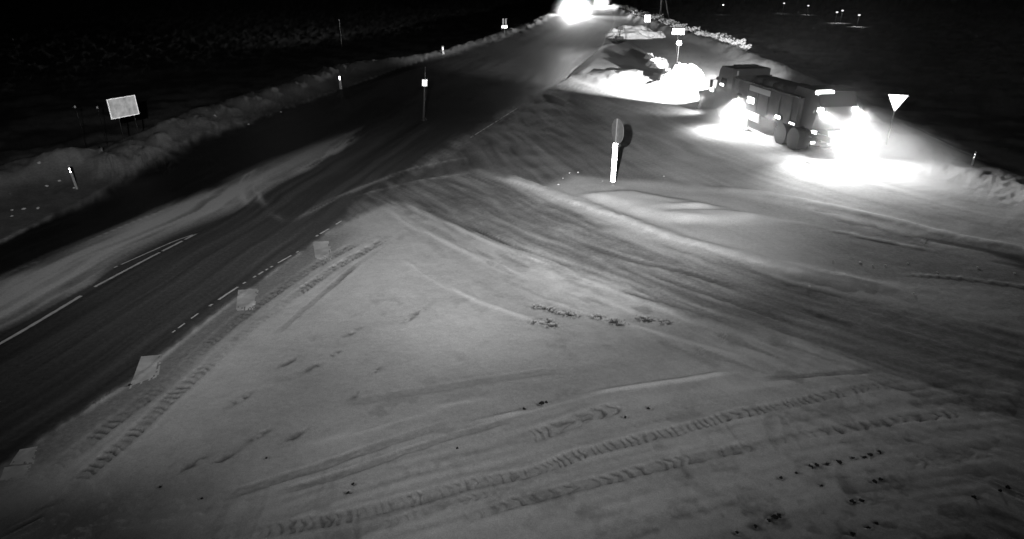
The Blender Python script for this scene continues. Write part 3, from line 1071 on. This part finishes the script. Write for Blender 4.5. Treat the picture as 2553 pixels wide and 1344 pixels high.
bush_proto = []
for k in range(3):
    bush_proto.append([x.mesh(n_, m_, n_ == 'snow_clots') for x, n_, m_ in zip(bush(20 + k, 1.0), ('twigs', 'snow_clots'), ('wood', 'snow'))])
line = CREST_R
pts = [Vector(p) for p in smooth(line, 2.0)]
acc = []
for i in range(len(pts) - 1):
    acc.append((pts[i + 1] - pts[i]).length)
tot = np.cumsum([0] + acc)
nb = 0
for i, sx in enumerate(np.linspace(0, 1, 46)):
    px = 1556 + 300 * sx + rnd.uniform(-3, 3)
    py = np.interp(px, [1550, 1620, 1700, 1790, 1850], [29, 57, 86, 112, 135]) + rnd.uniform(-2, 3)
    if rnd.random() < .12:
        continue
    q = ground_at(px, py)
    o = empty('bush', q, rnd.uniform(0, 6))
    hs = rnd.uniform(.6, 1.15) * (1.15 - .35 * sx)
    o.scale = (hs * 1.3, hs * 1.3, hs)
    for me in bush_proto[i % 3]:
        c = bpy.data.objects.new(me.name.split('.')[0], me)
        COL.objects.link(c)
        c.parent = o
    tag(o, 'low snow-laden bush in the lit row along the far right bank', 'bush', 'snowy bushes along the far bank')
    nb += 1

# loose lumps of snow and clods
chunk = [lump_mesh('snow_chunk', .12, .1, .07, 40 + k, sub=2, rag=.5) for k in range(3)]
clod = [lump_mesh('earth_clod', .10, .07, .05, 50 + k, 'clod', 2, 1.0) for k in range(3)]
SNOWSPOTS = [(1420, 433, .6), (1441, 431, .8), (1404, 447, .5), (1392, 464, .8), (1655, 441, .5), (1502, 455, .5),
             (2076, 655, .6), (2143, 659, .7), (2206, 667, .6), (2335, 683, .7), (2262, 660, .5), (2436, 671, .6), (2528, 684, .6), (2175, 668, .5), (2018, 716, .6), (2277, 738, .6),
             (95, 520, 1.0), (60, 522, 1.2), (30, 525, .9), (30, 540, .7), (150, 458, 1.3), (110, 445, 1.5), (118, 468, 1.1), (185, 470, .9), (540, 314, 1.2), (620, 312, 1.0), (700, 280, .9)]
for i, (px, py, sc_) in enumerate(SNOWSPOTS):
    q = ground_at(px, py)
    o = bpy.data.objects.new('snow_chunk', chunk[i % 3])
    COL.objects.link(o)
    o.location = q + Vector((0, 0, .02))
    o.scale = (sc_ * .6,) * 3
    o.rotation_euler = (0, 0, i * 1.7)
    if px < 760:
        tag(o, 'fist-sized lump of snow fallen on the left verge', 'snow lump', 'snow lumps on the left verge')
    elif py < 520:
        tag(o, 'small crumbled snow lump round the tip of the traffic island', 'snow lump', 'snow lumps on the traffic island tip')
    else:
        tag(o, 'tiny pale snow lump scattered on the packed side road', 'snow lump', 'snow lumps on the side road')
for i, (px, py, sc_) in enumerate(CLODS):
    q = ground_at(px, py)
    o = bpy.data.objects.new('earth_clod', clod[i % 3])
    COL.objects.link(o)
    o.location = q + Vector((0, 0, .01))
    o.scale = (sc_ * .34, sc_ * .42, sc_ * .4)
    o.rotation_euler = (0, 0, i * 2.3)
    if px > 1700:
        tag(o, 'dark frozen clod dropped in the wheel marks at the lower right', 'clod', 'dark clods at the lower right')
    else:
        tag(o, 'single dark clod on the smooth snow of the foreground', 'clod', 'dark clods on the foreground snow')

# dead grass poking through the foreground snow
g = MB()
for px, py in GRASSY:
    for k in range(46):
        q = P(px + rnd.gauss(0, 11), py + rnd.gauss(0, 3.2))
        a, ln = rnd.uniform(0, 6.28), rnd.uniform(.02, .075)
        tip = Vector((math.cos(a) * ln, math.sin(a) * ln, ln * rnd.uniform(.3, .9)))
        sd = Vector((-math.sin(a), math.cos(a), 0)) * .007
        o_ = Vector((q.x, q.y, .02))
        g.add([o_ - sd, o_ + sd, o_ + tip], [(0, 1, 2)])
tag(g.build('dead_grass', 'grass'), 'dark dead grass poking through the foreground snow', 'grass', kind='stuff')


# ------------------------------------------------------------------ snow plow truck
gF, gR = P(1735, 268), P(2030, 402)
fwd = (gF - gR).normalized()
TRUCK_LEN = (gF - gR).length
hd = math.atan2(-fwd.x, fwd.y)
# origin: ground, centre line, at the front of the plow; local +Y forward, -X = side towards the camera
side = Vector((fwd.y, -fwd.x, 0))
org = gF + side * 1.28
t = empty('snow_plow_truck', (org.x, org.y, .03), hd)
print('TRUCK length', TRUCK_LEN, 'at', org)
Y0 = -2.6                                   # front bumper
tail = -TRUCK_LEN + .3                      # rear of the hopper
CABL = 2.2
MB().box((-.45, (Y0 - .6 + tail) / 2, .92), (.12, (Y0 - .6 - tail), .28), .02).box((.45, (Y0 - .6 + tail) / 2, .92), (.12, (Y0 - .6 - tail), .28), .02).build('chassis_frame', 'dark', t)
# cab with raked windscreen
pf = [(Y0, .55), (Y0 + .02, 1.5), (Y0 - .28, 2.92), (Y0 - .55, 3.2), (Y0 - CABL, 3.2), (Y0 - CABL, .75), (Y0 - 1.75, .75), (Y0 - 1.55, 1.15), (Y0 - .55, 1.15), (Y0 - .35, .55)]
cab = MB().prism(pf, -1.22, 1.22).build('cab', 'cabpaint', t)
wsd = MB()
wsd.add([(-1.05, Y0 + .025, 1.56), (1.05, Y0 + .025, 1.56), (1.0, Y0 - .25, 2.82), (-1.0, Y0 - .25, 2.82)], [(0, 1, 2, 3)])
wsd.build('windscreen', 'glass', cab)
MB().box((0, Y0 + .05, .62), (2.4, .2, .32), .04).build('bumper', 'dark', cab)
MB().box((0, Y0 + .03, 1.15), (1.5, .06, .5), .02).build('grille', 'dark', cab)
for sx in (-1, 1):
    d_ = MB().box((sx * 1.225, Y0 - 1.0, 1.75), (.03, 1.15, 1.75), .02).build('door', 'cabpaint', cab)
    MB().add([(sx * 1.243, Y0 - .55, 1.72), (sx * 1.243, Y0 - 1.5, 1.72), (sx * 1.243, Y0 - 1.5, 2.5), (sx * 1.243, Y0 - .72, 2.5)], [(0, 1, 2, 3)]).build('window', 'glass', cab)
    MB().box((sx * 1.25, Y0 - 1.42, 1.5), (.03, .16, .04)).build('handle', 'dark', cab)
    mm_ = MB().tube((sx * 1.2, Y0 - .2, 2.35), (sx * 1.55, Y0 + .02, 2.25), .02, n=6).box((sx * 1.56, Y0 + .02, 2.0), (.2, .09, .55), .03)
    mm_.build('mirror', 'dark', cab)
    MB().tube((sx * 1.05, Y0 + .22, 2.3), (sx * 1.05, Y0 + .02, 2.3), .13, n=16).tube((sx * 1.05, Y0 + .1, 2.2), (sx * .95, Y0 - .1, 1.5), .03, n=6).build('headlamp_housing', 'dark', t)
    MB().lathe([(0, .12), (.02, .11), (.035, .04)], 'Y', 16).build('headlight', 'lamp_hot', t).location = (sx * 1.05, Y0 + .22, 2.3)
MB().box((0, Y0 - 1.3, 3.27), (1.5, .5, .12), .04).build('roof_visor', 'dark', cab)
MB().tube((-1.0, Y0 - 2.35, .9), (-1.0, Y0 - 2.35, 3.1), .07, n=10).build('exhaust', 'steel', t)
# front plow: curved mouldboard, skewed, with push frame
pl = MB()
n = 9
prof = [(-.42 * math.sin(math.pi * k / (n - 1)) , .06 + 1.25 * k / (n - 1)) for k in range(n)]
xs = [-1.75, -1.1, -.5, .1, .7, 1.3, 1.75]
vs = []
for x in xs:
    hk = 1.0 + .22 * (x + 1.75) / 3.5
    for (y, z) in prof:
        vs.append((x, y + .38 * (x / 1.75) - .75, z * hk))
fs = [(i * n + j, (i + 1) * n + j, (i + 1) * n + j + 1, i * n + j + 1) for i in range(len(xs) - 1) for j in range(n - 1)]
pl.add(vs, fs)
mb = pl.build('plow_blade', 'plow', t, True)
so = mb.modifiers.new('thick', 'SOLIDIFY')
so.thickness = .05
MB().box((0, -1.02, .14), (3.3, .05, .16)).build('cutting_edge', 'dark', mb).rotation_euler = (0, 0, R(12))
MB().tube((-.6, Y0, .65), (-.5, -1.3, .5), .06).tube((.6, Y0, .65), (.5, -1.1, .5), .06).tube((-.6, -1.4, .5), (.6, -1.15, .5), .06).build('push_frame', 'dark', t)
for sx in (-1.68, 1.68):
    MB().tube((sx, -.72 + .38 * sx / 1.75, 1.2), (sx, -.72 + .38 * sx / 1.75, 1.85), .02, n=6).build('plow_flag', 'post', t)
# box body and spreader hopper
b1, b2 = Y0 - CABL - .35, tail + 2.0
pf = [(b1, 1.15), (b1, 2.75), (b2, 2.75), (b2, 1.15)]
box = MB()
for sx in (-1, 1):
    box.box((sx * 1.2, (b1 + b2) / 2, 1.95), (.06, b1 - b2, 1.5), .01)
box.box((0, b1, 2.0), (2.34, .06, 1.7)).box((0, b2, 1.95), (2.34, .06, 1.5)).box((0, (b1 + b2) / 2, 1.2), (2.34, b1 - b2 - .1, .08))
bo = box.build('dump_box', 'boxpaint', t)
nrib = 6
for sx in (-1, 1):
    for k in range(nrib):
        y = b1 + (b2 - b1) * (k + .5) / nrib
        MB().box((sx * 1.26, y, 1.95), (.06, .1, 1.5), .015).build('rib', 'boxpaint', bo)
    MB().box((sx * 1.25, (b1 + b2) / 2, 2.72), (.1, b1 - b2, .1), .02).build('top_rail', 'boxpaint', bo)
MB().box((-1.305, (b1 * .55 + b2 * .45), 2.45), (.012, 2.4, .3)).build('pale_panel', 'stripe', bo)
hop = MB().prism([(b2 + 1.0, 2.76), (b2 + .8, 3.2), (b2 - 1.2, 3.2), (b2 - 1.5, 2.5), (b2 - 1.1, 1.3), (b2 - .1, 1.3), (b2 - .1, 2.74)], -1.0, 1.0).build('salt_hopper', 'cabpaint', t)
MB().tube((0, tail + .45, 1.3), (0, tail + .3, .75), .3, .24, n=14).build('spreader_chute', 'steel', t)
MB().tube((0, tail + .25, .62), (0, tail + .25, .68), .34, n=20).build('spreader_disc', 'steel', t)
MB().box((0, tail + .55, .6), (2.3, .12, .16), .02).build('rear_bumper', 'dark', t)
# wheels
tyre = MB().lathe([(-.15, .3), (-.15, .46), (-.12, .52), (.12, .52), (.15, .46), (.15, .3)], 'X', 28, cap=False).mesh('tyre', 'rubber', False)
rimm = MB().lathe([(-.12, .05), (-.12, .11), (-.05, .13), (-.03, .26), (-.14, .285), (-.14, .3), (.14, .3), (.1, .1)], 'X', 20).mesh('rim', 'rim', False)
for y in (Y0 - 1.05, tail + 3.3, tail + 2.0):
    for sx in (-1, 1):
        for dx in ((0,) if y == Y0 - 1.05 else (0, -.33)):
            wh = bpy.data.objects.new('wheel', tyre)
            COL.objects.link(wh)
            wh.parent = t
            wh.location = (sx * (1.06 + dx), y, .52)
            if sx > 0:
                wh.rotation_euler = (0, 0, math.pi)
            rm = bpy.data.objects.new('rim', rimm)
            COL.objects.link(rm)
            rm.parent = wh
        if y != Y0 - 1.05:
            MB().lathe([(-.17, .56), (-.17, .6), (.17, .6), (.17, .56)], 'X', 24).build('mudguard', 'dark', t).location = (sx * 1.05, y, .56)
    MB().tube((-1, y, .52), (1, y, .52), .08, n=10).build('axle', 'dark', t)
MB().box((-1.12, -6.4, .75), (.3, 1.3, .5), .06).build('fuel_tank', 'steel', t)
for sx in (-1, 1):
    MB().box((sx * 1.05, tail + 1.25, .5), (.6, .03, .62), .008).build('mud_flap', 'rubber', t)
    MB().box((sx * 1.15, -7.6 if sx < 0 else -6.2, .85), (.12, 2.0, .5), .03).build('side_guard', 'steel', t)
    MB().box((sx * 1.2, Y0 - 2.05, 1.0), (.22, .5, .9), .04).build('cab_step', 'dark', t)
for k in range(4):
    MB().add([(x_ * .8 + .3, y_ * 1.0 + b1 - .8 - k * 1.3, z_ * .32 + 2.62 + .06 * (k % 2)) for x_, y_, z_ in [v.co[:] for v in lump_mesh('snow_load', 1, 1, 1, 70 + k, sub=2).vertices]], [tuple(p_.vertices) for p_ in lump_mesh('snow_load', 1, 1, 1, 70 + k, sub=2).polygons]).build('gravel_load', 'boxpaint', t, True)
# side wing plow folded along the near side
MB().prism([(-5.2, .12), (-5.0, .95), (-8.0, 1.0), (-8.2, .12)], -1.62, -1.56).build('wing_plow', 'plow', t)
MB().tube((-1.2, -5.6, .9), (-1.56, -5.4, .6), .05).tube((-1.2, -7.4, .9), (-1.56, -7.6, .6), .05).build('wing_arm', 'dark', t)


def tl(px, py, lx):
    """local point of the truck on the plane x = lx seen at a photo point"""
    d = ray(px, py)
    o3 = Vector((0, 0, CAM_H))
    nrm = side
    p0 = org + side * lx
    k = (p0 - o3).dot(nrm) / d.dot(nrm)
    q = o3 + d * k
    loc = q - Vector((org.x, org.y, .03))
    return Vector((loc.dot(side), loc.dot(fwd), loc.z))


LIT = {}
for nm, px, py, ln, ht, m_ in (('work_lamp', 1775, 222, .95, .5, 'lamp'), ('marker_lamp', 1800, 211, .9, .2, 'lamp'), ('plow_lamp', 1745, 262, .5, .1, 'lamp_soft'),
                               ('wing_lamp', 1872, 250, 1.5, .55, 'lamp'), ('side_lamp', 1939, 292, .9, .26, 'lamp'), ('side_lamp', 1974, 308, .95, .12, 'lamp'), ('side_lamp', 2030, 330, .7, .2, 'lamp')):
    p = tl(px, py, -1.36)
    print(nm, [round(v, 2) for v in p])
    LIT[nm] = p
    hs_ = MB().box(p + Vector((.05, 0, 0)), (.07, ln * .5 + .06, ht * .6 + .05), .015).build(nm + '_housing', 'dark', t)
    MB().box(p - Vector((.01, 0, 0)), (.06, ln * .5, ht * .6), .02).build(nm, m_, t)
for px_, py_ in ((1939, 292), (2030, 330)):
    p = tl(px_, py_, -1.36)
    spot('side_light_beam', t, p + Vector((-.1, 0, .05)), p + Vector((-1.2, 0, -1.0)), 240, 150, 1.0, .1)
p = tl(2057, 231, -.6)
MB().box(p, (.9, .34, .2), .06).build('beacon_bar', 'lamp', t)
MB().tube((p.x, p.y, p.z - .1), (p.x, p.y, 2.7), .04, n=8).build('beacon_stand', 'dark', t)
for sx in (-.95, .95):
    MB().box((sx, tail + .5, 2.35), (.28, .1, .2), .03).build('rear_work_lamp', 'lamp_hot', t)
    MB().box((sx * 1.1, tail + .48, .72), (.24, .06, .12), .02).build('tail_light', 'lamp_soft', t)
for sx in (-1, 1):
    spot('headlight_beam', t, (sx * 1.05, Y0 + .42, 2.4), (sx * 1.05 + (-2.2 if sx < 0 else 3.4), Y0 + 17, .5), 75000, 62, .9)
spot('wing_light_beam', t, LIT['wing_lamp'] + Vector((-.75, 0, .25)), LIT['wing_lamp'] + Vector((-.9, -.2, -1.9)), 4600, 128, 1.0, .15)
MB().tube(LIT['wing_lamp'], LIT['wing_lamp'] + Vector((-.75, 0, .3)), .03, n=6).box(LIT['wing_lamp'] + Vector((-.78, 0, .36)), (.22, .3, .1), .03).build('lamp_bracket', 'dark', t)
spot('work_light_beam', t, LIT['work_lamp'] + Vector((-.12, 0, 0)), LIT['work_lamp'] + Vector((-1.5, 1.0, -1.4)), 350, 100, .9)
for sx in (-.95, .95):
    spot('rear_light_beam', t, (sx, tail + .4, 2.35), (sx - .6, tail - 3.0, 0), 3300, 100, 1.0)
tag(t, 'long snow plow truck with glaring work lamps driving away on the side road', 'truck')


# ------------------------------------------------------------------ whirled snow and added glow volumes in the lamps' light
def dust(name, center, rad, dens, label, rz=0.0, nscale=.5, aniso=.3, parent=None):
    bm = bmesh.new()
    bmesh.ops.create_icosphere(bm, subdivisions=3, radius=1)
    me = bpy.data.meshes.new(name)
    bm.to_mesh(me)
    bm.free()
    o = bpy.data.objects.new(name, me)
    COL.objects.link(o)
    o.location = center
    o.scale = rad
    o.rotation_euler = (0, 0, rz)
    m = bpy.data.materials.new(name)
    m.use_nodes = True
    nt = m.node_tree
    L = nt.links.new
    nt.nodes.remove(nt.nodes['Principled BSDF'])
    pv = nt.nodes.new('ShaderNodeVolumePrincipled')
    pv.inputs['Color'].default_value = (.95, .95, .95, 1)
    pv.inputs['Anisotropy'].default_value = aniso
    tc = nt.nodes.new('ShaderNodeTexCoord')
    ln = nt.nodes.new('ShaderNodeVectorMath'); ln.operation = 'LENGTH'
    L(tc.outputs['Object'], ln.inputs[0])
    mr = nt.nodes.new('ShaderNodeMapRange'); mr.interpolation_type = 'SMOOTHSTEP'
    mr.inputs['From Min'].default_value = .1
    mr.inputs['From Max'].default_value = .98
    mr.inputs['To Min'].default_value = 1
    mr.inputs['To Max'].default_value = 0
    L(ln.outputs['Value'], mr.inputs['Value'])
    geo = nt.nodes.new('ShaderNodeNewGeometry')
    nz = nt.nodes.new('ShaderNodeTexNoise')
    nz.inputs['Scale'].default_value = nscale
    nz.inputs['Detail'].default_value = 2
    L(geo.outputs['Position'], nz.inputs['Vector'])
    m2 = nt.nodes.new('ShaderNodeMapRange')
    m2.inputs['From Min'].default_value = .35
    m2.inputs['From Max'].default_value = .7
    m2.inputs['To Min'].default_value = .25
    m2.inputs['To Max'].default_value = 1.6
    L(nz.outputs['Fac'], m2.inputs['Value'])
    mu = nt.nodes.new('ShaderNodeMath'); mu.operation = 'MULTIPLY'
    L(mr.outputs[0], mu.inputs[0]); L(m2.outputs[0], mu.inputs[1])
    mu2 = nt.nodes.new('ShaderNodeMath'); mu2.operation = 'MULTIPLY'; mu2.inputs[1].default_value = dens
    L(mu.outputs[0], mu2.inputs[0])
    L(mu2.outputs[0], pv.inputs['Density'])
    L(pv.outputs[0], nt.nodes['Material Output'].inputs['Volume'])
    me.materials.append(m)
    return tag(o, label, 'snow dust', kind='stuff')


rear = org + fwd * tail
c = rear - fwd * 3.8 + Vector((0, 0, .9))
dust('snow_dust', c, (3.1, 5.2, 1.9), .24, 'cloud of whirled snow glowing behind the plow truck', hd)
c = rear - fwd * .6 + Vector((0, 0, 2.4))
dust('snow_dust', c, (2.2, 3.0, 2.0), .07, 'pale plume of snow dust rising over the rear of the truck', hd)
c = org + fwd * -5.6 - side * 2.2 + Vector((0, 0, .9))
dust('snow_dust', c, (1.6, 3.2, 1.9), .5, 'low snow spray along the near side of the truck', hd)

c = org + fwd * -8.0 - side * 2.6 + Vector((0, 0, 1.1))  # haze added in front of the truck to veil it with glare
dust('snow_dust', c, (1.7, 7.0, 2.2), .2, 'thin haze added to spread glare along the whole length of the truck', hd)
dust('hanging_glow_haze', org + fwd * -9 + side * 3 + Vector((0, 0, 2.5)), (19, 22, 9), .0024, 'faint haze added for the grey glow over the side road', hd, .12)  # large thin volume added to give the air a glow

# ------------------------------------------------------------------ oncoming cars on the main road
def make_car(name):
    s = empty(name, (0, 0, 0))
    # local -Y is the front
    prof = [(-2.1, .35), (-2.15, .62), (-2.0, .82), (-.95, .98), (-.35, 1.42), (.9, 1.48), (1.75, 1.05), (2.1, .98), (2.15, .4)]
    body = MB().prism(prof, -.86, .86).build('body', 'cabpaint', s)
    MB().add([(-.72, -.98, 1.0), (.72, -.98, 1.0), (.66, -.42, 1.4), (-.66, -.42, 1.4)], [(0, 1, 2, 3)]).build('windscreen', 'glass', body)
    for sx in (-1, 1):
        MB().add([(sx * .865, -.75, 1.0), (sx * .865, 1.4, 1.0), (sx * .865, .85, 1.4), (sx * .865, -.32, 1.36)], [(0, 1, 2, 3)]).build('side_window', 'glass', body)
        MB().box((sx * .98, -.7, 1.02), (.2, .1, .14), .03).build('mirror', 'cabpaint', body)
        MB().box((sx * .62, -2.13, .7), (.36, .08, .2), .03).build('headlight', 'lamp_hot', s)
        for y in (-1.35, 1.35):
            wh = MB().lathe([(-.1, .2), (-.1, .29), (-.07, .32), (.07, .32), (.1, .29), (.1, .2)], 'X', 20, cap=False).build('wheel', 'rubber', s)
            wh.location = (sx * .78, y, .32)
            MB().lathe([(-.08, .05), (-.06, .2), (.06, .2), (.08, .05)], 'X', 14).build('rim', 'rim', wh)
    MB().box((0, -2.14, .62), (.7, .06, .2), .02).build('grille', 'dark', body)
    return s


car_a = make_car('oncoming_car')
q = ground_at(1432, 36)
car_a.location = q
car_a.rotation_euler = (0, 0, face_dir(q, (6, 60)))
tag(car_a, 'oncoming car with blinding headlights at the top of the main road', 'car')
for sx in (-.62, .62):
    spot('headlight_beam', car_a, (sx, -2.3, .75), (sx - .3, -40, -.3), 115000, 34, 1.0, .1)
spot('glare_fill_light', car_a, (0, -2.35, .8), (0, -6, .8), 90000, 150, 1.0, .2)  # extra wide lamp added to light up the glare haze
d_ = dust('headlight_glare', q + (P(1400, 120) - q).normalized() * 3 + Vector((0, 0, .9)), (6.2, 6.0, 4.6), .26, 'added haze standing in for the headlight glare of the nearer oncoming car', 0, .3, .55)  # haze volume added to imitate headlight bloom
car_b = make_car('oncoming_car')
q = ground_at(1499, 14)
car_b.location = q
car_b.rotation_euler = (0, 0, face_dir(q, (10, 90)))
tag(car_b, 'second oncoming car glaring farther back on the bend', 'car')
for sx in (-.62, .62):
    spot('headlight_beam', car_b, (sx, -2.3, .75), (sx + 1.5, -40, -.2), 200000, 40, 1.0, .1)
spot('glare_fill_light', car_b, (0, -2.35, .8), (0, -6, .8), 40000, 150, 1.0, .2)  # second wide lamp added only to fill its glare haze
d_ = dust('headlight_glare', q + (P(1480, 120) - q).normalized() * 3 + Vector((0, 0, 1.0)), (3.6, 4.0, 2.8), .5, 'added haze standing in for the headlight glare of the farther oncoming car', 0, .3, .75)  # bloom of the farther headlights, made as a haze volume

# ------------------------------------------------------------------ yard lamps of a far farm
for px, py, base_py, pw, lab in ((1953, 7, 20, 300, 'leftmost small lit yard lamp of the far farm'), (2014, 13, 22, 500, 'second lit yard lamp of the far farm'), (2085, 29, 40, 500, 'dimmer of the two close yard lamps'),
                                 (2098, 25, 40, 700, 'brighter of the two close yard lamps'), (2140, 36, 48, 900, 'rightmost lit yard lamp with its pool of light'), (1802, 11, 22, 60, 'faint yard lamp alone left of the farm')):
    b0 = ground_at(px, base_py)
    ht = up_at(px, py, b0) - b0.z
    s = empty('yard_lamp', b0, face_dir(b0, (0, 0)))
    MB().tube((0, .3, -.3), (0, .3, ht), .06, .04, n=8).build('pole', 'dark', s)
    MB().box((0, .1, ht + .05), (.3, .6, .1), .03).build('lamp_head', 'dark', s)
    k = .42 if pw > 100 else .25
    MB().lathe([(0, .1), (.1, k * .6), (.25, k * .55), (.32, .1)], 'Z', 12).build('lens', 'lamp_yard' if pw > 100 else 'lamp_soft', s).location = (0, -.1, ht - .28)
    ld = bpy.data.lights.new('yard_light', 'SPOT')
    ld.energy = pw * .3
    ld.spot_size = R(100)
    ld.spot_blend = 1
    lo = bpy.data.objects.new('yard_light', ld)
    COL.objects.link(lo)
    lo.parent = s
    lo.location = (0, -.1, ht - .35)
    tag(s, lab, 'yard lamp', 'lit yard lamps of the far farm')
